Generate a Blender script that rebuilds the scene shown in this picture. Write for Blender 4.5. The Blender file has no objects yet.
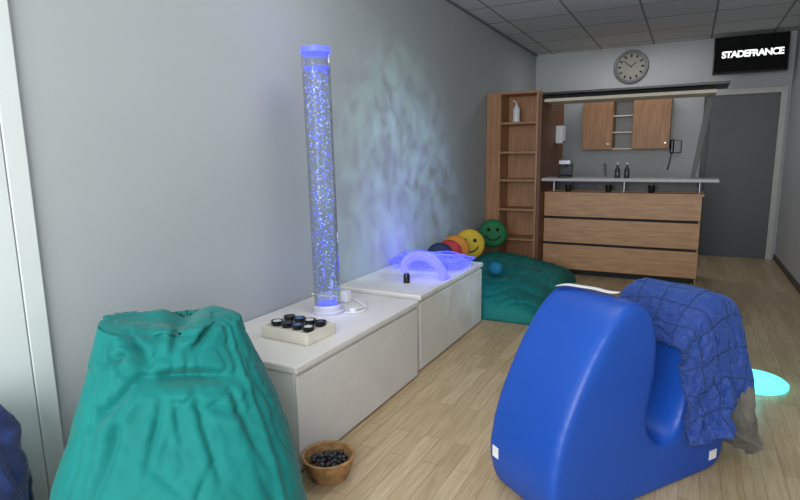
import bpy, bmesh, math, random
from mathutils import Vector, Matrix, noise
random.seed(4)
S=bpy.context.scene
S.view_settings.view_transform='Standard'
COL=S.collection

# ---------------------------------------------------------------- helpers
def lin(c):
    o=[]
    for v in c[:3]:
        v=v/255.0
        o.append(v/12.92 if v<=0.04045 else ((v+0.055)/1.055)**2.4)
    return (o[0],o[1],o[2],1)

def mat(name,rgb,rough=0.5,rgb2=None,nscale=8,bump=0.0,bscale=40,metal=0,emit=None,estr=0,stretch=(1,1,1),spec=0.5,sheen=0):
    m=bpy.data.materials.new(name); m.use_nodes=True
    N=m.node_tree.nodes; L=m.node_tree.links
    b=N['Principled BSDF']
    b.inputs['Roughness'].default_value=rough
    b.inputs['Metallic'].default_value=metal
    b.inputs['Specular IOR Level'].default_value=spec
    if sheen: 
        b.inputs['Sheen Weight'].default_value=sheen
        b.inputs['Sheen Roughness'].default_value=0.4
    tc=N.new('ShaderNodeTexCoord'); mp=N.new('ShaderNodeMapping'); mp.inputs['Scale'].default_value=stretch
    L.new(tc.outputs['Object'],mp.inputs['Vector'])
    nz=N.new('ShaderNodeTexNoise'); nz.inputs['Scale'].default_value=nscale; nz.inputs['Detail'].default_value=5
    L.new(mp.outputs['Vector'],nz.inputs['Vector'])
    cr=N.new('ShaderNodeValToRGB')
    if rgb2 is None: rgb2=[min(255,v*0.94) for v in rgb]
    cr.color_ramp.elements[0].position=0.3; cr.color_ramp.elements[1].position=0.7
    cr.color_ramp.elements[0].color=lin(rgb2); cr.color_ramp.elements[1].color=lin(rgb)
    L.new(nz.outputs['Fac'],cr.inputs['Fac']); L.new(cr.outputs['Color'],b.inputs['Base Color'])
    if bump:
        n2=N.new('ShaderNodeTexNoise'); n2.inputs['Scale'].default_value=bscale; n2.inputs['Detail'].default_value=3
        L.new(mp.outputs['Vector'],n2.inputs['Vector'])
        bp=N.new('ShaderNodeBump'); bp.inputs['Strength'].default_value=bump; bp.inputs['Distance'].default_value=0.01
        L.new(n2.outputs['Fac'],bp.inputs['Height']); L.new(bp.outputs['Normal'],b.inputs['Normal'])
    if emit:
        b.inputs['Emission Color'].default_value=lin(emit); b.inputs['Emission Strength'].default_value=estr
    return m

def mesh_obj(name,verts,faces,m=None,smooth=False,parent=None):
    me=bpy.data.meshes.new(name); me.from_pydata([tuple(v) for v in verts],[],faces); me.update()
    ob=bpy.data.objects.new(name,me); COL.objects.link(ob)
    if m: me.materials.append(m)
    if smooth:
        for p in me.polygons: p.use_smooth=True
    if parent: ob.parent=parent
    return ob

def fixnormals(ob):
    bm=bmesh.new(); bm.from_mesh(ob.data); bmesh.ops.recalc_face_normals(bm,faces=bm.faces); bm.to_mesh(ob.data); bm.free()

def box(name,x0,x1,y0,y1,z0,z1,m,bevel=0.0,parent=None,seg=2):
    bm=bmesh.new(); bmesh.ops.create_cube(bm,size=1)
    cx,cy,cz=(x0+x1)/2,(y0+y1)/2,(z0+z1)/2
    for v in bm.verts:
        v.co=Vector((v.co.x*(x1-x0),v.co.y*(y1-y0),v.co.z*(z1-z0)))
    me=bpy.data.meshes.new(name); 
    if bevel:
        bmesh.ops.bevel(bm,geom=bm.edges[:],offset=bevel,segments=seg,affect='EDGES',profile=0.5)
    bm.to_mesh(me); bm.free(); me.materials.append(m)
    ob=bpy.data.objects.new(name,me); COL.objects.link(ob); ob.location=(cx,cy,cz)
    if parent: ob.parent=parent
    return ob

def empty(name,loc=(0,0,0),rot=(0,0,0)):
    e=bpy.data.objects.new(name,None); COL.objects.link(e); e.location=loc; e.rotation_euler=rot; e.empty_display_size=0.1
    return e

def lathe(name,prof,m,n=48,parent=None,loc=(0,0,0),smooth=True,rot=(0,0,0)):
    vs=[];fs=[]
    for (r,z) in prof:
        for i in range(n):
            a=2*math.pi*i/n; vs.append((r*math.cos(a),r*math.sin(a),z))
    for j in range(len(prof)-1):
        for i in range(n):
            k=(i+1)%n; fs.append((j*n+i,j*n+k,(j+1)*n+k,(j+1)*n+i))
    if prof[0][0]>1e-4: fs.append(tuple(range(n))[::-1])
    if prof[-1][0]>1e-4: fs.append(tuple((len(prof)-1)*n+i for i in range(n)))
    ob=mesh_obj(name,vs,fs,m,False,parent); ob.location=loc; ob.rotation_euler=rot
    bm=bmesh.new(); bm.from_mesh(ob.data); bmesh.ops.remove_doubles(bm,verts=bm.verts,dist=1e-5)
    bmesh.ops.recalc_face_normals(bm,faces=bm.faces)
    for f in bm.faces: f.smooth=smooth and len(f.verts)<=4
    for e in bm.edges:
        if len(e.link_faces)==2 and e.calc_face_angle(0)>math.radians(40): e.smooth=False
    bm.to_mesh(ob.data); bm.free()
    return ob

def tube(name,pts,r,m,parent=None,cyclic=False,res=4,kind='NURBS'):
    cu=bpy.data.curves.new(name,'CURVE'); cu.dimensions='3D'; cu.bevel_depth=r; cu.bevel_resolution=res
    if pts and not isinstance(pts[0][0],(list,tuple)): pts=[pts]
    for P in pts:
        sp=cu.splines.new(kind); sp.points.add(len(P)-1)
        for q,p in zip(sp.points,P): q.co=(p[0],p[1],p[2],1)
        if kind=='NURBS': sp.order_u=min(4,len(P)); sp.use_endpoint_u=not cyclic
        sp.use_cyclic_u=cyclic
    cu.materials.append(m)
    ob=bpy.data.objects.new(name,cu); COL.objects.link(ob)
    if parent: ob.parent=parent
    return ob

def spheres(name,items,m,parent=None,sub=1):
    bm=bmesh.new()
    for (x,y,z,r,sz) in items:
        bmesh.ops.create_icosphere(bm,subdivisions=sub,radius=r,matrix=Matrix.Translation((x,y,z))@Matrix.Diagonal((1,1,sz,1)))
    for f in bm.faces: f.smooth=True
    me=bpy.data.meshes.new(name); bm.to_mesh(me); bm.free(); me.materials.append(m)
    ob=bpy.data.objects.new(name,me); COL.objects.link(ob)
    if parent: ob.parent=parent
    return ob

# ---------------------------------------------------------------- materials
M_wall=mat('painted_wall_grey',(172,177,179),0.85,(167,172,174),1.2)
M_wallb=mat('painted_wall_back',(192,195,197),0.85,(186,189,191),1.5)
M_white=mat('white_panel',(216,223,222),0.5,(210,217,216),3)
M_box=mat('white_padded_box',(226,222,216),0.55,(218,214,208),5,0.06,60)
M_teal=mat('teal_fabric',(6,120,116),0.74,(3,108,105),5,0.15,300,spec=0.28,sheen=.12)
M_teal2=mat('teal_cushion_fabric',(16,124,120),0.65,(10,108,104),6,0.12,220,spec=.3)
M_blue=mat('blue_vinyl',(20,76,172),0.42,(17,69,162),3,0.08,320,spec=0.45)
M_navy=mat('navy_blanket_dark',(26,46,100),0.9,(14,26,66),18,0.8,35,sheen=0.3)
M_oak=mat('oak_veneer',(200,156,114),0.45,(172,128,90),3.0,0.04,60,stretch=(1.2,6,14))
M_oakv=mat('oak_veneer_vertical',(178,132,92),0.45,(150,106,70),3.0,0.04,60,stretch=(12,6,1.0))
M_oakd=mat('oak_veneer_dark',(120,78,52),0.5,(96,60,40),3.0,0.04,60,stretch=(10,4,1.0))  # darker wood of the partition panel
M_dark=mat('dark_gap',(22,20,20),0.7)
M_black=mat('black_plastic',(14,14,16),0.3)
M_door=mat('grey_door_paint',(86,89,93),0.45,(82,85,89),2)
M_darkfr=mat('dark_frame',(44,46,50),0.4)
M_alu=mat('grey_laminate',(190,190,186),0.4)
M_trim=mat('grey_trim',(120,122,122),0.5)
M_cream=mat('cream_board',(222,212,188),0.5)
M_base=mat('baseboard_brown',(84,72,62),0.5)
M_steel=mat('brushed_steel',(170,172,175),0.3,metal=0.9)
M_wicker=mat('wicker',(182,140,92),0.7,(126,90,52),30,0.2,80)
M_label=mat('white_label',(235,235,235),0.6)
M_cyan=mat('cyan_light',(120,250,240),0.4,emit=(100,246,236),estr=1.4)
M_bub=mat('blue_bubbles',(80,100,255),0.3,emit=(66,96,255),estr=1.3)
M_bub2=mat('pale_bubbles',(210,220,255),0.3,emit=(150,175,255),estr=0.8)
M_violet=mat('blue_light_plastic',(80,90,255),0.4,emit=(82,92,255),estr=1.5)
M_fibre=mat('optical_fibre',(110,115,255),0.4,emit=(92,98,255),estr=0.8)
M_fibre2=mat('optical_fibre_arc',(120,120,255),0.4,emit=(112,112,255),estr=1.0)
M_yel=mat('yellow_fabric',(200,164,30),0.7,bump=0.1)
M_grn=mat('green_fabric',(26,118,68),0.7,bump=0.1)
M_red=mat('red_fabric',(170,38,34),0.7,bump=0.1)
M_oran=mat('orange_fabric',(196,120,30),0.7,bump=0.1)
M_nvb=mat('navy_fabric',(18,34,66),0.7,bump=0.1)

def acrylic():
    m=bpy.data.materials.new('clear_acrylic'); m.use_nodes=True; N=m.node_tree.nodes; L=m.node_tree.links
    N.clear(); out=N.new('ShaderNodeOutputMaterial'); mx=N.new('ShaderNodeMixShader'); tr=N.new('ShaderNodeBsdfTransparent'); gl=N.new('ShaderNodeBsdfGlossy')
    lw=N.new('ShaderNodeLayerWeight'); lw.inputs['Blend'].default_value=0.2
    tr.inputs['Color'].default_value=(0.93,0.95,0.99,1); gl.inputs['Roughness'].default_value=0.08
    L.new(lw.outputs['Facing'],mx.inputs['Fac']); L.new(tr.outputs[0],mx.inputs[1]); L.new(gl.outputs[0],mx.inputs[2]); L.new(mx.outputs[0],out.inputs['Surface'])
    return m
M_acr=acrylic()

def floor_mat():
    m=bpy.data.materials.new('laminate_floor'); m.use_nodes=True; N=m.node_tree.nodes; L=m.node_tree.links
    b=N['Principled BSDF']; b.inputs['Roughness'].default_value=0.4
    tc=N.new('ShaderNodeTexCoord'); sp=N.new('ShaderNodeSeparateXYZ'); cb=N.new('ShaderNodeCombineXYZ')
    L.new(tc.outputs['Object'],sp.inputs[0]); L.new(sp.outputs['Y'],cb.inputs['X']); L.new(sp.outputs['X'],cb.inputs['Y'])
    br=N.new('ShaderNodeTexBrick'); br.offset=0.37; br.inputs['Scale'].default_value=1
    br.inputs['Brick Width'].default_value=0.62; br.inputs['Row Height'].default_value=0.085
    br.inputs['Mortar Size'].default_value=0.0012; br.inputs['Mortar Smooth'].default_value=0.1
    br.inputs['Color1'].default_value=lin((208,187,153)); br.inputs['Color2'].default_value=lin((186,163,128)); br.inputs['Mortar'].default_value=lin((148,125,95))
    L.new(cb.outputs[0],br.inputs['Vector'])
    mp=N.new('ShaderNodeMapping'); mp.inputs['Scale'].default_value=(2.2,26,1); L.new(cb.outputs[0],mp.inputs['Vector'])
    nz=N.new('ShaderNodeTexNoise'); nz.inputs['Scale'].default_value=2.2; nz.inputs['Detail'].default_value=7; nz.inputs['Distortion'].default_value=0.8
    L.new(mp.outputs[0],nz.inputs['Vector'])
    cr=N.new('ShaderNodeValToRGB'); cr.color_ramp.elements[0].position=0.35; cr.color_ramp.elements[1].position=0.65
    cr.color_ramp.elements[0].color=(0.74,0.70,0.64,1); cr.color_ramp.elements[1].color=(1,1,1,1)
    L.new(nz.outputs['Fac'],cr.inputs['Fac'])
    mx=N.new('ShaderNodeMix'); mx.data_type='RGBA'; mx.blend_type='MULTIPLY'; mx.inputs[0].default_value=0.8
    L.new(br.outputs['Color'],mx.inputs[6]); L.new(cr.outputs['Color'],mx.inputs[7]); L.new(mx.outputs[2],b.inputs['Base Color'])
    return m
def ceil_mat():
    m=bpy.data.materials.new('ceiling_tiles'); m.use_nodes=True; N=m.node_tree.nodes; L=m.node_tree.links
    b=N['Principled BSDF']; b.inputs['Roughness'].default_value=0.9
    tc=N.new('ShaderNodeTexCoord'); br=N.new('ShaderNodeTexBrick'); br.offset=0.0; br.inputs['Scale'].default_value=1
    br.inputs['Brick Width'].default_value=0.7; br.inputs['Row Height'].default_value=0.7; br.inputs['Mortar Size'].default_value=0.012
    br.inputs['Color1'].default_value=lin((204,208,210)); br.inputs['Color2'].default_value=lin((196,200,202)); br.inputs['Mortar'].default_value=lin((130,132,134))
    L.new(tc.outputs['Object'],br.inputs['Vector']); L.new(br.outputs['Color'],b.inputs['Base Color'])
    return m

# ---------------------------------------------------------------- room
XL,XR,YB,YR,ZC=-2.2,1.11,8.85,-1.5,2.95
box('floor',XL-.1,XR+.1,YR-.1,YB+.1,-.1,0,floor_mat())
c=box('ceiling',XL-.1,XR+.1,YR-.1,YB+.1,ZC,ZC+.1,ceil_mat())
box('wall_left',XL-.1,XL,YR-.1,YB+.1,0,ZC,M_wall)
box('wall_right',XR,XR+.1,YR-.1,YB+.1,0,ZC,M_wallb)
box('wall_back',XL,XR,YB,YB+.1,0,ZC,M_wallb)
wr=empty('wall_rear')
box('pier_a',XL,-1.75,YR-.1,YR,0,ZC,M_wallb,parent=wr)
box('pier_b',.85,XR,YR-.1,YR,0,ZC,M_wallb,parent=wr)
box('sill_part',-1.75,.85,YR-.1,YR,0,.75,M_wallb,parent=wr)
box('lintel_part',-1.75,.85,YR-.1,YR,2.75,ZC,M_wallb,parent=wr)
w=empty('window_1')
for i,x in enumerate((-1.75,-.475,.8)): box('mullion_%d'%i,x,x+.05,YR-.08,YR-.02,.75,2.75,M_white,parent=w)
for i,z in enumerate((.75,2.7)): box('rail_%d'%i,-1.75,.85,YR-.08,YR-.02,z,z+.05,M_white,parent=w)
box('trim_1',XL,XL+.02,1.2,YB,ZC-.02,ZC,M_trim)
box('baseboard_right',XR-.015,XR,YR,YB-.02,0,.07,M_base)
pn=empty('trim_wall_panelling')
ys=[1.20,1.12,.80,.48,.16,-.16,-.48,-.80]
for i in range(len(ys)-1):
    box('board_%d'%i,XL,XL+.022,ys[i+1]+.004,ys[i],0,ZC,M_white,0.004,parent=pn)
d=empty('door_1')
box('leaf',.2,1.0,YB-.03,YB,0,2.2,M_door,.003,parent=d)
box('jamb_r',1.0,1.07,YB-.05,YB,0,2.27,M_alu,parent=d)
box('jamb_l',.13,.2,YB-.05,YB,0,2.27,M_darkfr,parent=d)
box('head',.2,1.0,YB-.05,YB,2.2,2.27,M_alu,parent=d)
tube('handle',[(.27,YB-.04,1.05),(.27,YB-.09,1.05),(.38,YB-.09,1.05)],.01,M_steel,parent=d)

# ---------------------------------------------------------------- white boxes
def bigbox(y0,y1,ztop,xf):
    e=empty('white_storage_box')
    box('body',-2.195,xf-.015,y0+.015,y1-.015,0,ztop-.035,M_box,.008,parent=e)
    box('front_panel',xf-.017,xf,y0+.012,y1-.012,.012,ztop-.055,M_box,.007,parent=e)
    box('lid',-2.197,xf+.008,y0,y1,ztop-.038,ztop,M_box,.009,parent=e,seg=3)
    return e
Z1=.525; Z2=.535
bigbox(1.85,3.13,Z1,-1.505); bigbox(3.20,4.47,Z2,-1.53)
# bubble tube
bt=empty('bubble_tube_lamp',(-1.885,2.66,Z1),(0,math.radians(-.9),0))
lathe('base_collar',[(.10,0),(.10,.012),(.088,.018),(.088,.045),(.082,.05),(.082,.0501)],mat('collar_plastic',(205,205,220),.3),parent=bt)
lathe('acrylic_column',[(.08,.051),(.08,1.53),(.076,1.53),(.076,.055)],M_acr,n=64,parent=bt)
lathe('top_ring',[(.0815,1.50),(.0825,1.50),(.0825,1.53),(.0815,1.53),(.079,1.53),(.079,1.50)],M_violet,parent=bt)
lathe('water_top_light',[(.0,1.42),(.0745,1.42),(.0745,1.425),(0,1.425)],M_violet,parent=bt)
lathe('base_light',[(.0,.053),(.06,.053),(.06,.058),(0,.058)],M_violet,parent=bt)
for nm,cnt,mm in (('air_bubbles',600,M_bub),('pale_air_bubbles',380,M_bub2)):
    its=[]
    for i in range(cnt):
        z=.09+1.32*random.random()**.9; a=random.random()*6.283; r=.069*math.sqrt(random.random())
        r0=random.choice([.0018,.0025,.003,.0035,.0048])
        its.append((r*math.cos(a)+.004*math.sin(z*9),r*math.sin(a),z,r0,random.uniform(.6,1.2)))
    spheres(nm,its,mm,parent=bt)
cb=empty('white_power_cable')
tube('cord',[[(-1.77,2.72,Z1+.007),(-1.70,2.80,Z1+.007),(-1.76,2.92,Z1+.007),(-1.92,2.97,Z1+.007),(-2.06,2.92,Z1+.009),(-2.17,2.88,Z1+.03)],
             [(-1.77,2.66,Z1+.007),(-1.66,2.70,Z1+.007),(-1.68,2.84,Z1+.007),(-1.82,2.88,Z1+.02),(-1.88,2.95,Z1+.007)]],.005,M_label,parent=cb)
box('plug',-1.93,-1.88,2.86,2.92,Z1+.001,Z1+.075,M_label,.008,parent=cb)
box('switch',-1.76,-1.72,2.70,2.76,Z1+.001,Z1+.024,M_label,.006,parent=cb)
# tray with sensory pots
tr=empty('wooden_tray',(-1.765,2.22,Z1+.001),(0,0,math.radians(-3)))
tr.scale=(.88,.88,1)
M_tray=mat('cream_tray',(226,220,206),.5)
box('base',-.175,.175,-.13,.13,0,.052,M_tray,.004,parent=tr)
for n_,a in enumerate([(-.175,.175,-.13,-.12),(-.175,.175,.12,.13),(-.175,-.165,-.12,.12),(.165,.175,-.12,.12)]):
    box('rim_%d'%n_,a[0],a[1],a[2],a[3],.05,.062,M_tray,.002,parent=tr)
pt=empty('sensory_pots',(-1.765,2.22,Z1+.0535),(0,0,math.radians(-3))); pt.scale=(.88,.88,.8)
M_in=[mat('pot_fill_white',(215,220,225),.4),mat('pot_fill_blue',(70,110,170),.4),mat('pot_fill_dark',(40,48,60),.4)]
k=0
for j in range(2):
    for i in range(4):
        x=-.12+.08*i; y=-.055+.11*j
        lathe('pot_%d'%k,[(.0,0),(.028,0),(.034,.01),(.036,.03),(.037,.033),(.031,.033),(.029,.024),(0,.024)],M_black,n=28,parent=pt,loc=(x,y,0))
        lathe('fill_%d'%k,[(0,.0245),(.026,.0245),(.024,.032),(0,.033)],M_in[(k*2)%3],n=20,parent=pt,loc=(x,y,0)); k+=1
# fibre optics on the second box
fo=empty('fibre_optic_light')
st=[]; st2=[]
for i in range(110):
    a=random.gauss(0,.017); b_=random.gauss(0,.016); h=random.gauss(0,.013); e=random.random()
    st2.append([(-1.775+a*.3,3.52+b_*.3,Z2+.045),(-1.84+a*.5,3.54+b_,Z2+.10+h),(-1.84+a,3.62+b_,Z2+.16+h),(-1.74+a,3.70+b_,Z2+.19+h),(-1.64+a,3.72+b_,Z2+.14+h),(-1.565+a*.6,3.68+b_,Z2+.03+.01*e),
       (-1.56+a*.7,3.72+b_*2,Z2+.006+.006*e)])
for i in range(130):
    cxx=random.uniform(-2.0,-1.70); cyy=random.uniform(4.02,4.28); r=random.uniform(.08,.24); ph=random.random()*6.28; ln=random.uniform(2.2,4.6)
    z0=random.uniform(.006,.06)
    P=[]
    for q in range(9):
        t=q/8; aa=ph+ln*t
        P.append((max(-2.17,min(-1.55,cxx+r*1.25*math.cos(aa))),max(3.90,min(4.45,cyy+r*.7*math.sin(aa))),Z2+z0+.03*math.sin(t*math.pi)+random.uniform(0,.01)))
    st.append(P)
tube('fibre_strands',st,.0026,M_fibre,parent=fo,res=1)
tube('fibre_arc',st2,.0030,M_fibre2,parent=fo,res=1)
lathe('connector',[(0,0),(.024,0),(.024,.05),(.018,.07),(0,.07)],M_black,n=20,parent=fo,loc=(-1.775,3.50,Z2+.001))
# ---------------------------------------------------------------- wicker basket
bk=empty('wicker_basket',(-1.375,1.90,0))
vs=[];fs=[];n=120;rows=26
for j in range(rows+1):
    t=j/rows; R=.078+.038*math.sin(t*1.45); 
    for i in range(n):
        a=2*math.pi*i/n; r=R+.0045*math.sin(i/n*2*math.pi*30+ (j//2)*math.pi)*(1 if j%2 else .2)
        vs.append((r*math.cos(a),r*math.sin(a),.003+t*.105))
for j in range(rows):
    for i in range(n):
        k=(i+1)%n; fs.append((j*n+i,j*n+k,(j+1)*n+k,(j+1)*n+i))
fs.append(tuple(range(n)))
o=mesh_obj('woven_wall',vs,fs,M_wicker,True,bk); sm=o.modifiers.new('s','SOLIDIFY'); sm.thickness=.006; sm.offset=-1
tube('rim',[(.116*math.cos(a*math.pi/12),.116*math.sin(a*math.pi/12),.108) for a in range(24)],.007,M_wicker,parent=bk,cyclic=True)
M_peb=mat('dark_pebbles',(52,58,66),.2,(18,20,24),20)
its=[]
for i in range(90):
    a=random.random()*6.283;r=.088*math.sqrt(random.random()); its.append((r*math.cos(a),r*math.sin(a),.07+.02*(1-r/.09)+random.uniform(-.006,.012),random.uniform(.008,.014),.7))
spheres('pebbles',its,M_peb,parent=bk,sub=2)

# ---------------------------------------------------------------- bean bag
def segd(x,z,a,b):
    ax,az,bx,bz=a[0],a[1],b[0],b[1]; dx,dz=bx-ax,bz-az
    t=((x-ax)*dx+(z-az)*dz)/(dx*dx+dz*dz); tc=max(0,min(1,t))
    px,pz=ax+tc*dx,az+tc*dz
    s=(dx*(z-az)-dz*(x-ax))/math.hypot(dx,dz)
    return math.hypot(x-px,z-pz),s,tc
CREASES=[((-.26,.60),(-.10,.73),.055,.015),((-.10,.73),(.20,.69),.085,.018),((-.16,.87),(-.07,.76),.045,.012),((.17,.88),(.06,.77),.040,.012),
 ((.06,.67),(.13,.42),.022,.011),((-.17,.60),(-.27,.36),.020,.013),((.18,.66),(.27,.44),.026,.012),((-.03,.68),(-.09,.48),.020,.010),((.0,.66),(.02,.52),.012,.008),
 ((-.22,.76),(-.10,.81),.026,.010),((.20,.55),(.33,.22),.010,.013),((-.30,.25),(-.12,.12),.008,.012),((.02,.28),(.25,.16),.009,.012),((-.08,.84),(.12,.82),.026,.010),
 ((.10,.62),(.24,.58),.018,.010),((-.14,.70),(-.21,.48),.015,.010),((.02,.89),(.0,.78),.030,.010),((-.10,.52),(.03,.40),.010,.010),((.12,.50),(.02,.34),.009,.010)]
def beanbag():
    NU,NV=280,210; vs=[];fs=[]; H=.85
    def N3(x,y,z,s): return noise.noise(Vector((x*s,y*s,z*s)))
    for j in range(NV+1):
        v=j/NV
        if v<.80:
            t=v/.80; z=H*t
            keys=[(0,.38,.37),(.06,.43,.42),(.18,.447,.44),(.35,.42,.41),(.55,.372,.34),(.75,.315,.25),(.9,.27,.18),(1,.245,.135)]
            for a,b in zip(keys,keys[1:]):
                if a[0]<=t<=b[0]:
                    f=(t-a[0])/(b[0]-a[0]); rx=a[1]+(b[1]-a[1])*f; ry=a[2]+(b[2]-a[2])*f; break
            n=2.9; cy=.15*t*t
        else:
            s=(v-.80)/.20; t=1
            f=math.cos(s*math.pi/2)
            rx=.245*f; ry=.135*f; z=H+.03*math.sin(s*math.pi/2)-.025*s*s; n=2.9; cy=.15
        for i in range(NU):
            a=2*math.pi*i/NU
            ca,sa=math.cos(a),math.sin(a)
            den=(abs(ca)**n+abs(sa)**n)**(1/n)
            ux,uy=ca/den,sa/den
            x=rx*ux; y=ry*uy+cy
            amp=min(1,v*6+.2)
            dsp=.018*N3(x,y,z,2.8)+.004*N3(x*2,y*2,z*.9+4,5)
            rid=1-abs(N3(x*1.6+3,y*1.6,z*.7+x*.4,5.0))*7
            dsp-=.008*max(0,rid)*(.15+t)
            rid=1-abs(N3(x*1.2+7,y*1.2,z*1.6-x*.8,9.0))*5
            dsp-=.007*max(0,rid)*(.08+t*t)
            if uy<0.2:
                k=min(1,max(0,.2-uy)*3)
                for A,B,dp,wd in CREASES:
                    dd,s_,tc=segd(x,z,A,B)
                    if dd<wd*6:
                        taper=.25+.75*math.sin(max(.02,min(.98,tc))*math.pi)
                        dsp-=k*dp*.75*taper*math.exp(-(dd/wd)**2)
                        off=math.exp(-((dd-wd*2.4)/(wd*1.7))**2)
                        dsp+=k*dp*.42*taper*off*(1 if s_<0 else .25)
            ang=math.degrees(a)%90-45
            dsp+=.005*math.exp(-(ang/1.2)**2)-.006*math.exp(-((abs(ang)-4)/2.0)**2)
            d=Vector((ux,uy,.25*t)).normalized()
            p=Vector((x,y,z))+d*dsp*amp*(1 if v<.8 else 1-.5*(v-.8)/.2)
            if v>=.8:
                p.z+=.025*N3(p.x,p.y,1.7,8)-.035*math.exp(-((p.x-.03)/.05)**2)
            p.z+=-.09*p.x*t*t*t+.015*t*t*math.sin(p.x*13)
            p.z=max(p.z,0.001)
            vs.append(p)
    for j in range(NV):
        for i in range(NU):
            k=(i+1)%NU; fs.append((j*NU+i,j*NU+k,(j+1)*NU+k,(j+1)*NU+i))
    fs.append(tuple(range(NU))[::-1])
    ob=mesh_obj('bean_bag_chair',vs,fs,M_teal,True)
    ob.location=(-1.58,1.28,0); ob.rotation_euler=(0,0,math.radians(47))
    return ob
beanbag()

def heap(name,cx,cy,r,h,m):
    vs=[];fs=[];NU,NV=100,60
    for j in range(NV+1):
        ph=(j/NV)*math.pi/2
        for i in range(NU):
            a=2*math.pi*i/NU
            rr=r*math.cos(ph)**.5; z=h*math.sin(ph)**.9
            x=rr*math.cos(a);y=rr*math.sin(a)
            g=noise.noise(Vector((x*7,y*7,z*7)))*.045+(1-abs(noise.noise(Vector((x*12,y*12,z*9))))*3)*.022-.012
            f=1+g/r*.7
            vs.append((x*f,y*f,max(.001,z+g*.6*math.sin(ph))))
    for j in range(NV):
        for i in range(NU):
            k=(i+1)%NU; fs.append((j*NU+i,j*NU+k,(j+1)*NU+k,(j+1)*NU+i))
    fs.append(tuple(range(NU))[::-1])
    o=mesh_obj(name,vs,fs,m,True); o.location=(cx,cy,0); return o
heap('crumpled_navy_blanket',-1.985,.795,.165,.70,M_navy)

# ---------------------------------------------------------------- teal floor cushion
def pillow(name,x0,x1,y0,y1,hf,m,seed=0,nx=110,ny=160,noise_amp=.03):
    vs=[];fs=[]
    for j in range(ny+1):
        for i in range(nx+1):
            u=-1+2*i/nx; v=-1+2*j/ny
            e=max(0,(1-abs(u)**5))*max(0,(1-abs(v)**5)); e=e**.38
            x=x0+(x1-x0)*(u*.5+.5); y=y0+(y1-y0)*(v*.5+.5)
            wob=.02*noise.noise(Vector((x*3,y*3,seed)))
            g=noise.noise(Vector((x*3+seed,y*2.2,seed)))*noise_amp-max(0,(1-abs(noise.noise(Vector((x*3.2,y*3.2+seed,2))))*7))*noise_amp*.7-max(0,(1-abs(noise.noise(Vector((x*6,y*4+seed,5))))*6))*noise_amp*.4
            z=.02+hf(u,v)*e+g*e
            vs.append((x+wob*abs(u),y+wob*abs(v),z))
    W=nx+1
    for j in range(ny):
        for i in range(nx): fs.append((j*W+i,j*W+i+1,(j+1)*W+i+1,(j+1)*W+i))
    o=len(vs)
    for p in list(vs): vs.append((p[0],p[1],min(.002,p[2])))
    for j in range(ny):
        for i in range(nx): fs.append(tuple(o+q for q in (j*W+i,(j+1)*W+i,(j+1)*W+i+1,j*W+i+1)))
    for i in range(nx):
        fs.append((i,o+i,o+i+1,i+1)); a=ny*W+i; fs.append((a,a+1,o+a+1,o+a))
    for j in range(ny):
        a=j*W; fs.append((a,a+W,o+a+W,o+a)); a=j*W+nx; fs.append((a,o+a,o+a+W,a+W))
    return mesh_obj(name,vs,fs,m,True)
pillow('floor_cushion',-2.12,-1.06,4.54,6.42,lambda u,v:.20+.03*v+.17*(.5-.5*u)**1.1-.05*math.exp(-((v+.1)/.08)**2)*(1 if u>-.6 else .3),M_teal2,3.1)

def smiley(x,y,z,r,m,rz,tilt,th=.05,face=True):
    e=empty('smiley_cushion' if face else 'round_cushion',(x,y,z),(math.radians(90-tilt),0,rz))
    prof=[(0,-th)]+[(r*abs(math.cos(t))**.5,th*math.sin(t)) for t in [(-80+160*i/16)*math.pi/180 for i in range(17)]]+[(0,th)]
    lathe('pad',prof,m,n=48,parent=e)
    if face:
        for s in (-1,1):
            spheres('eye_%d'%(s+1),[(s*r*.32,r*.25,th*.95,r*.13,1)],M_black,parent=e,sub=2)
        tube('mouth',[(r*.55*math.cos(a),r*.5*math.sin(a)-.0,th*.97) for a in [math.radians(200+140*i/10) for i in range(11)]],r*.055,M_black,parent=e)
    return e
smiley(-2.0,6.20,.535,.165,M_grn,math.radians(22),12)
smiley(-1.98,5.36,.53,.16,M_yel,math.radians(28),10)
smiley(-2.02,5.06,.52,.145,M_oran,math.radians(35),12,.035,False)
smiley(-2.02,4.90,.51,.13,M_red,math.radians(35),12,.035,False)
smiley(-2.03,4.70,.51,.13,M_nvb,math.radians(35),14,.05,False)
spheres('plush_ball',[(-1.60,5.06,.36,.075,.9)],mat('teal_plush',(20,120,150),.9,bump=.6,bscale=60),sub=3)

# ---------------------------------------------------------------- blue foam chair
C=Vector((-.37,1.94,0)); D=Vector((.58,.815,0)).normalized(); Wv=Vector((-D.y,D.x,0))
key=[(.07,0),(.02,.05),(-.005,.18),(.025,.36),(.10,.54),(.185,.69),(.28,.81),(.37,.868),(.46,.858),(.52,.79),(.548,.67),(.54,.52),(.52,.40),(.53,.29),(.61,.23),(.70,.28),(.735,.40),(.74,.55),(.77,.69),(.84,.79),(.94,.81),(1.03,.77),(1.08,.65),(1.09,.45),(1.07,.22),(1.04,.06),(.98,0),(.7,0),(.4,0)]
def catmull(P,k=6):
    out=[];n=len(P)
    for i in range(n):
        p0,p1,p2,p3=[Vector(P[(i+q)%n]) for q in (-1,0,1,2)]
        for s in range(k):
            t=s/k
            out.append(.5*((2*p1)+(-p0+p2)*t+(2*p0-5*p1+4*p2-p3)*t*t+(-p0+3*p1-3*p2+p3)*t**3))
    return out
prof=[Vector((p.x,max(p.y,0.0))) for p in catmull(key)]
WD=.43; n=len(prof)
vs=[(p.x,w_,p.y) for w_ in (0,WD) for p in prof]; fs=[]
for i in range(n):
    k=(i+1)%n; fs.append((i,k,n+k,n+i))
fs.append(tuple(range(n))); fs.append(tuple(n+i for i in range(n)))
ce=empty('foam_cradle_chair',C,(0,0,math.atan2(D.y,D.x)))
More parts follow.
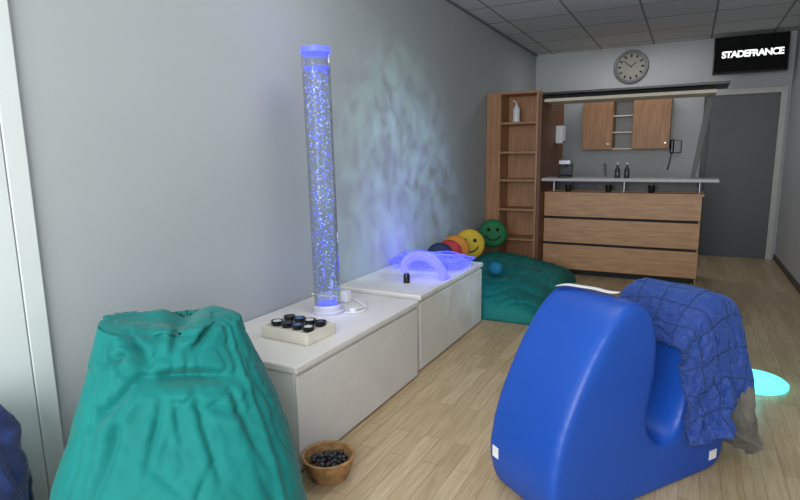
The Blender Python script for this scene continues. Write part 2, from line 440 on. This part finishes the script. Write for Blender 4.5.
tmp=mesh_obj('tmp_prism',vs,fs,M_blue,True); fixnormals(tmp)
bm=bmesh.new(); bm.from_mesh(tmp.data); bmesh.ops.triangulate(bm,faces=[f for f in bm.faces if len(f.verts)>4],ngon_method='EAR_CLIP'); bm.to_mesh(tmp.data); bm.free()
rm=tmp.modifiers.new('r','REMESH'); rm.mode='VOXEL'; rm.voxel_size=.018
sm=tmp.modifiers.new('s','SMOOTH'); sm.factor=.5; sm.iterations=28
bpy.context.view_layer.update(); dg=bpy.context.evaluated_depsgraph_get()
cme=bpy.data.meshes.new_from_object(tmp.evaluated_get(dg),depsgraph=dg); bpy.data.objects.remove(tmp)
zmin=min(v.co.z for v in cme.vertices); ymin=min(v.co.y for v in cme.vertices)
for v in cme.vertices: v.co.z-=zmin
zt=max(v.co.z for v in cme.vertices)
cme.materials.clear(); cme.materials.append(M_blue)
for p in cme.polygons: p.use_smooth=True
chair=bpy.data.objects.new('foam_body',cme); COL.objects.link(chair); chair.parent=ce
def topz(pp,ww):
    best=0
    for v in cme.vertices:
        if abs(v.co.x-pp)<.015 and abs(v.co.y-ww)<.02: best=max(best,v.co.z)
    return best
box('care_label_1',.93,.98,ymin-.002,ymin+.006,.06,.105,M_label,parent=ce)
box('care_label_2',-.004,.006,.34,.38,.15,.20,M_label,parent=ce)
sv=[];sf=[]
path=[(.34,.40),(.36,.35),(.385,.30),(.40,.25),(.40,.20),(.415,.16),(.45,.13)]
for q,(pp,ww) in enumerate(path):
    t0=topz(pp,ww)+.008+.010*math.sin(q*1.3)**2
    sv+=[(pp-.018,ww-.008,t0),(pp+.018,ww+.008,t0+.002)]
for q in range(len(path)-1): sf.append((2*q,2*q+1,2*q+3,2*q+2))
so_=mesh_obj('handle_strap',sv,sf,M_label,True,ce); q_=so_.modifiers.new('s','SOLIDIFY'); q_.thickness=.003; q_=so_.modifiers.new('b','SUBSURF'); q_.levels=2; q_.render_levels=2
bpy.context.view_layer.update()

# blanket : cloth simulation over the far arm
def mat_blanket():
    m=bpy.data.materials.new('quilted_navy_velvet'); m.use_nodes=True; N=m.node_tree.nodes; L=m.node_tree.links
    b=N['Principled BSDF']; b.inputs['Roughness'].default_value=.65; b.inputs['Sheen Weight'].default_value=.6; b.inputs['Sheen Tint'].default_value=lin((100,140,215))
    uv=N.new('ShaderNodeTexCoord'); br=N.new('ShaderNodeTexBrick'); br.offset=0; br.inputs['Scale'].default_value=9
    br.inputs['Brick Width'].default_value=1; br.inputs['Row Height'].default_value=1; br.inputs['Mortar Size'].default_value=.04; br.inputs['Mortar Smooth'].default_value=1
    L.new(uv.outputs['UV'],br.inputs['Vector'])
    br.inputs['Color1'].default_value=(1,1,1,1); br.inputs['Color2'].default_value=(1,1,1,1); br.inputs['Mortar'].default_value=(0,0,0,1)
    cr=N.new('ShaderNodeValToRGB'); cr.color_ramp.elements[0].color=lin((20,42,104)); cr.color_ramp.elements[1].color=lin((27,60,136))
    L.new(br.outputs['Color'],cr.inputs['Fac']); L.new(cr.outputs['Color'],b.inputs['Base Color'])
    nz=N.new('ShaderNodeTexNoise'); nz.inputs['Scale'].default_value=26; nz.inputs['Detail'].default_value=4; L.new(uv.outputs['UV'],nz.inputs['Vector'])
    ad=N.new('ShaderNodeMath'); ad.operation='MULTIPLY_ADD'; ad.inputs[1].default_value=2.4; L.new(nz.outputs['Fac'],ad.inputs[0]); L.new(br.outputs['Color'],ad.inputs[2])
    bp=N.new('ShaderNodeBump'); bp.inputs['Strength'].default_value=.85; bp.inputs['Distance'].default_value=.016
    L.new(ad.outputs[0],bp.inputs['Height']); L.new(bp.outputs['Normal'],b.inputs['Normal'])
    return m
M_bl=mat_blanket(); M_lin=mat('grey_brown_lining',(108,104,96),.9,(86,82,76),14,bump=.5,bscale=50,sheen=.2)
NA,NB=58,70; LA,LB=1.10,1.34
PC,WC=.945,.20
ztop=topz(PC,WC)
vs=[];fs=[]; loc=[]
rot=math.radians(9)
for j in range(NB+1):
    for i in range(NA+1):
        a=(i/NA-.5)*LA+.12; b_=(j/NB-.5)*LB-.19
        a2=a*math.cos(rot)-b_*math.sin(rot); b2=a*math.sin(rot)+b_*math.cos(rot)
        pp,ww=PC+a2,WC+b2
        p=C+D*pp+Wv*ww; rr=math.hypot(a2,b2)
        vs.append((p.x,p.y,ztop+.02+.035*min(1,rr*3)*noise.noise(Vector((a*6,b_*6,1))))); loc.append((a2,b2))
for j in range(NB):
    for i in range(NA):
        q=j*(NA+1)+i; fs.append((q,q+1,q+NA+2,q+NA+1))
bl=mesh_obj('blanket_sim',vs,fs,M_bl,True)
vg=bl.vertex_groups.new(name='pin'); vg.add([k for k,(a,b) in enumerate(loc) if abs(a)<.05 and abs(b)<.10],1.0,'REPLACE')
uvl=bl.data.uv_layers.new(name='UVMap')
for poly in bl.data.polygons:
    for li in poly.loop_indices:
        vi=bl.data.loops[li].vertex_index; uvl.data[li].uv=((vi%(NA+1))/NA,(vi//(NA+1))/NB)
chair.modifiers.new('Collision','COLLISION'); chair.collision.thickness_outer=.014; chair.collision.cloth_friction=20
fl=bpy.data.objects['floor']; fl.modifiers.new('Collision','COLLISION'); fl.collision.thickness_outer=.01; fl.collision.cloth_friction=40
cm=bl.modifiers.new('Cloth','CLOTH'); st=cm.settings; st.quality=6; st.mass=.5; st.tension_stiffness=12; st.compression_stiffness=10; st.shear_stiffness=4; st.bending_stiffness=.08; st.air_damping=1
st.vertex_group_mass='pin'
cm.collision_settings.collision_quality=2
cm.collision_settings.distance_min=.008; cm.collision_settings.friction=10; cm.collision_settings.use_self_collision=True; cm.collision_settings.self_distance_min=.010
cm.point_cache.frame_start=1; cm.point_cache.frame_end=90
for f in range(1,76):
    S.frame_set(f)
dg=bpy.context.evaluated_depsgraph_get()
me=bpy.data.meshes.new_from_object(bl.evaluated_get(dg),depsgraph=dg)
bl2=bpy.data.objects.new('quilted_blanket',me); COL.objects.link(bl2); bl2.matrix_world=bl.matrix_world.copy()
bpy.data.objects.remove(bl); chair.modifiers.clear(); fl.modifiers.clear()
S.frame_set(1)
me.materials.clear(); me.materials.append(M_bl); me.materials.append(M_lin)
for q,p in enumerate(me.polygons):
    p.use_smooth=True
    i=q%NA; j=q//NA
    if j<15 and i>NA-30-(15-j)*.6 : p.material_index=1
ss=bl2.modifiers.new('sub','SUBSURF'); ss.levels=1; ss.render_levels=1
so=bl2.modifiers.new('sol','SOLIDIFY'); so.thickness=.014; so.offset=0
cs=chair.modifiers.new('sub','SUBSURF'); cs.levels=1; cs.render_levels=1

lathe('glowing_floor_light',[(0,0),(.185,0),(.19,.008),(.19,.02),(.17,.034),(.1,.042),(0,.044)],M_cyan,n=64,loc=(.45,3.95,0))

# ---------------------------------------------------------------- bookcase + bar + kitchen
b=empty('bookcase')
yf,yb_=6.50,6.86; ZT=2.17
box('filler',-2.195,-2.02,yf,yb_,0,ZT,M_oakv,.003,parent=b)
box('side_r',-1.60,-1.575,yf,yb_,0,ZT,M_oakv,.002,parent=b)
box('top',-2.02,-1.60,yf,yb_,ZT-.025,ZT,M_oakv,.002,parent=b)
box('back',-2.02,-1.60,yb_-.012,yb_,0,ZT-.025,M_oakv,parent=b)
for i,z in enumerate((.05,.42,.78,1.13,1.46,1.80)): box('shelf_%d'%i,-2.02,-1.60,yf+.01,yb_-.012,z,z+.025,M_oakv,.002,parent=b)
e=empty('soap_dispenser_bottle',(-1.86,6.60,1.826))
lathe('bottle',[(0,0),(.04,0),(.042,.01),(.042,.15),(.03,.18),(.014,.19),(.014,.21),(0,.21)],M_label,n=24,parent=e)
tube('pump',[(0,0,.2),(0,0,.245),(-.045,0,.245)],.007,M_label,parent=e)
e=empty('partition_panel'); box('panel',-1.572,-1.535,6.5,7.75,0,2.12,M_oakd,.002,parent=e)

bar=empty('bar_counter')
xa,xb,yf=-1.53,.15,6.74
box('carcass',xa,xb-.02,yf+.02,yf+.55,.10,.97,M_dark,parent=bar)
box('plinth',xa+.02,xb-.05,yf+.05,yf+.5,0,.10,M_dark,parent=bar)
for i,(z0,z1) in enumerate(((.07,.365),(.395,.68),(.71,.975))): box('front_%d'%i,xa,xb,yf,yf+.022,z0,z1,M_oak,.003,parent=bar)
box('side_panel',xb-.02,xb,yf+.022,yf+.55,.0,.975,M_oakv,.002,parent=bar)
box('worktop',xa,xb+.02,yf-.01,yf+.58,.975,1.0,M_oak,.003,parent=bar)
box('bar_shelf',xa-.0,.29,6.55,6.95,1.135,1.17,M_alu,.006,parent=bar)
for i,x in enumerate((-1.45,-.65,.12)): lathe('shelf_post_%d'%i,[(0.0,1.0),(.015,1.0),(.015,1.135),(0,1.135)],M_steel,n=16,parent=bar,loc=(x,6.88,0))
box('back_screen',xa,xb,yf+.40,yf+.42,1.0,1.135,M_darkfr,parent=bar)
hd=empty('bar_canopy')
box('board',-1.53,.20,6.58,7.0,2.04,2.075,M_cream,.003,parent=hd)
box('top_board',-1.53,.31,6.52,7.05,2.115,2.14,M_black,.003,parent=hd)
box('fascia_gap',-1.53,.10,6.66,6.98,2.075,2.115,M_dark,parent=hd)
vs=[(.02,6.90,1.17),(.07,6.90,1.17),(.07,6.96,1.17),(.02,6.96,1.17),(.13,6.90,2.04),(.19,6.90,2.04),(.19,6.96,2.04),(.13,6.96,2.04)]
mesh_obj('end_post',vs,[(0,3,2,1),(4,5,6,7),(0,1,5,4),(1,2,6,5),(2,3,7,6),(3,0,4,7)],M_darkfr,parent=hd)
kc=empty('wall_cupboard')
y0,y1=8.5,8.84
for i,(a,bb) in enumerate(((-1.42,-1.0),(-.74,-.26))):
    box('carcass_%d'%i,a,bb,y0+.02,y1,1.5,2.2,M_oakv,parent=kc)
    box('door_leaf_%d'%i,a+.003,bb-.003,y0,y0+.018,1.503,2.197,M_oakv,.003,parent=kc)
    lathe('knob_%d'%i,[(0,0),(.012,0),(.012,.02),(0,.02)],M_steel,n=12,parent=kc,loc=(bb-.05,y0,1.58),rot=(math.pi/2,0,0))
for i,z in enumerate((1.5,1.73,1.96,2.18)): box('shelf_%d'%i,-1.0,-.74,y0+.06,y1,z,z+.02,M_cream,parent=kc)
kb=empty('kitchen_base_unit')
box('cabinets',-1.53,-.15,8.3,8.84,.1,.88,M_oakv,.003,parent=kb); box('plinth',-1.53,-.17,8.34,8.84,0,.1,M_dark,parent=kb)
box('top',-1.53,-.13,8.27,8.845,.88,.92,M_alu,.003,parent=kb)
for i,x in enumerate((-.72,-.62)):
    e=empty('glass_bottle',(x,6.78,1.171))
    lathe('glass',[(0,0),(.028,0),(.03,.01),(.03,.09),(.012,.125),(.012,.15),(0,.15)],mat('bottle_%d'%i,(60,70,66),.15),n=20,parent=e)
    lathe('cap',[(0,.15),(.014,.15),(.014,.17),(0,.17)],M_label,n=16,parent=e)
e=empty('coffee_machine',(-1.30,6.78,1.171)); e.scale=(.8,.8,.75)
box('base',-.09,.09,-.1,.1,0,.03,M_black,.005,parent=e); box('column',-.09,.09,.02,.1,.03,.22,M_black,.008,parent=e); box('head',-.09,.09,-.1,.1,.2,.28,M_steel,.012,parent=e)
lathe('spout',[(0,0),(.02,0),(.02,.04),(0,.04)],M_black,n=14,parent=e,loc=(0,-.05,.165))
e=empty('kitchen_tap',(-1.1,8.6,.921)); tube('spout',[(0,.1,0),(0,.1,.3),(0,.1,.38),(0,-.02,.38),(0,-.06,.3)],.012,M_steel,parent=e); lathe('base',[(0,0),(.03,0),(.03,.03),(0,.03)],M_steel,n=16,parent=e,loc=(0,.1,0))
e=empty('paper_towel_dispenser'); box('body',-1.535,-1.44,7.25,7.43,1.58,1.80,M_label,.015,parent=e); box('slot',-1.50,-1.439,7.28,7.40,1.59,1.61,M_dark,parent=e)
for i in range(3): lathe('cup_%d'%i,[(0,0),(.03,0),(.038,.08),(.034,.08),(.027,.01),(0,.01)],M_black,n=20,parent=bar,loc=(-1.28+i*.46,6.88,1.0))
e=empty('wall_phone',(-.17,YB-.002,1.46))
box('base',-.06,.06,-.04,0,-.02,.16,M_black,.01,parent=e)
box('handset',-.085,-.035,-.085,-.04,-.03,.17,M_black,.018,parent=e); box('keypad',-.015,.05,-.046,-.04,.02,.12,M_black,parent=e)
tube('coiled_cord',[(-.06+.012*math.cos(t*1.9)-.04*math.sin(t/40*math.pi),-.03+.012*math.sin(t*1.9),-.03-.22*math.sin(t/40*math.pi)) for t in range(41)],.005,M_black,parent=e)
e=empty('wall_clock',(-.83,YB-.001,2.665),(math.pi/2,0,0))
lathe('rim',[(0,0),(.225,0),(.235,.015),(.225,.04),(.195,.04),(.19,.02),(0,.02)],mat('clock_rim',(92,94,94),.35,metal=.3),n=64,parent=e)
lathe('dial',[(0,.0205),(.19,.0205),(.19,.022),(0,.022)],mat('clock_dial',(160,155,145),.5),n=64,parent=e)
for i in range(12):
    a=i*math.pi/6; o=box('hour_mark_%d'%i,-.011,.011,-.02,.02,.022,.026,M_dark,parent=e); o.location=(.155*math.sin(a),.155*math.cos(a),.024); o.rotation_euler=(0,0,-a)
o=box('hour_hand',-.008,.008,0,.1,.027,.030,M_black,parent=e); o.location=(.03,.03,.029); o.rotation_euler=(0,0,-.8)
o=box('minute_hand',-.006,.006,0,.15,.031,.034,M_black,parent=e); o.location=(-.045,.04,.033); o.rotation_euler=(0,0,.85)
e=empty('television',(.60,8.55,2.675),(math.radians(-6),0,0))
box('casing',-.41,.41,0,.06,-.235,.235,M_black,.008,parent=e)
box('screen',-.395,.395,-.004,.0,-.215,.222,mat('tv_screen',(6,6,8),.15),parent=e)
box('bracket',-.04,.04,.06,.28,-.06,.04,M_darkfr,parent=e)
tc=bpy.data.curves.new('screen_lettering','FONT'); tc.body='STADEFRANCE'; tc.size=.112; tc.align_x='CENTER'; tc.align_y='CENTER'; tc.extrude=.001; tc.offset=.004; tc.space_character=.86
tc.materials.append(mat('lettering',(255,255,255),.5,emit=(255,255,255),estr=1.0))
to=bpy.data.objects.new('screen_lettering',tc); COL.objects.link(to); to.parent=e; to.location=(0.02,-.007,.0); to.rotation_euler=(math.pi/2,0,0)

# ---------------------------------------------------------------- lights
def area(name,loc,rot,sx,sy,pw,colr):
    l=bpy.data.lights.new(name,'AREA'); l.shape='RECTANGLE'; l.size=sx; l.size_y=sy; l.energy=pw; l.color=colr
    o=bpy.data.objects.new(name,l); COL.objects.link(o); o.location=loc; o.rotation_euler=rot; return o
area('window_daylight',(-.45,YR+.02,1.75),(math.radians(86),0,0),2.5,1.9,145,(.96,.99,1))
area('ceiling_panel_light',(-.7,7.9,2.93),(0,0,0),1.2,.5,11,(.97,.98,1))
area('box_top_fill_light',(-1.0,2.6,2.93),(0,0,0),1.0,1.0,16,(.98,.99,1))  # added fill that brightens the box tops; no real ceiling fixture here
def point(name,loc,pw,colr,r=.05):
    l=bpy.data.lights.new(name,'POINT'); l.energy=pw; l.color=colr; l.shadow_soft_size=r
    o=bpy.data.objects.new(name,l); COL.objects.link(o); o.location=loc; return o
point('fibre_glow_lamp',(-1.85,4.15,.78),2.2,(.32,.36,1))
point('tube_base_lamp',(-1.78,2.60,.70),.6,(.35,.40,1),.04)
point('floor_light_glow',(.45,3.95,.16),.8,(.25,1,.92))
def ripple(name,loc,target,pw,colr,ang,sc):
    l=bpy.data.lights.new(name,'SPOT'); l.energy=pw; l.color=colr; l.spot_size=math.radians(ang); l.spot_blend=1; l.shadow_soft_size=.01
    l.use_nodes=True; N=l.node_tree.nodes; L=l.node_tree.links; em=N['Emission']
    tc=N.new('ShaderNodeTexCoord'); nz=N.new('ShaderNodeTexNoise'); nz.inputs['Scale'].default_value=sc*.6
    L.new(tc.outputs['Normal'],nz.inputs['Vector'])
    mx=N.new('ShaderNodeMix'); mx.data_type='RGBA'; mx.inputs[0].default_value=.12
    L.new(tc.outputs['Normal'],mx.inputs[6]); L.new(nz.outputs['Color'],mx.inputs[7])
    vo=N.new('ShaderNodeTexVoronoi'); vo.feature='SMOOTH_F1'; vo.inputs['Scale'].default_value=sc; L.new(mx.outputs[2],vo.inputs['Vector'])
    cr=N.new('ShaderNodeValToRGB'); cr.color_ramp.elements[0].position=.2; cr.color_ramp.elements[0].color=(.12,.12,.12,1); cr.color_ramp.elements[1].position=.85
    L.new(vo.outputs['Distance'],cr.inputs['Fac']); L.new(cr.outputs['Color'],em.inputs['Strength'])
    o=bpy.data.objects.new(name,l); COL.objects.link(o); o.location=loc
    o.rotation_euler=(Vector(target)-Vector(loc)).to_track_quat('-Z','Y').to_euler()
ripple('ripple_projector_light',(.6,3.6,2.6),(-2.2,4.2,1.15),220,(.45,.85,.75),54,24)
ripple('ripple_projector_light_blue',(.6,3.6,2.5),(-2.2,4.5,.9),290,(.35,.45,1),46,26)
W=bpy.data.worlds.new('world'); S.world=W; W.use_nodes=True
W.node_tree.nodes['Background'].inputs[0].default_value=(.85,.92,1,1); W.node_tree.nodes['Background'].inputs[1].default_value=1.0

# ---------------------------------------------------------------- camera
cam=bpy.data.cameras.new('camera'); cam.sensor_width=36; cam.lens=24.75; cam.clip_start=.05
co=bpy.data.objects.new('camera',cam); COL.objects.link(co)
cx=Vector((.8875,.4607,-.0133)); cz=Vector((.4561,-.8738,.1686)).normalized(); cx=(cx-cz*cx.dot(cz)).normalized(); cy=cz.cross(cx)
R=Matrix((cx,cy,cz)).transposed().to_4x4()
co.matrix_world=Matrix.Translation((0,0,1.45))@R
S.camera=co
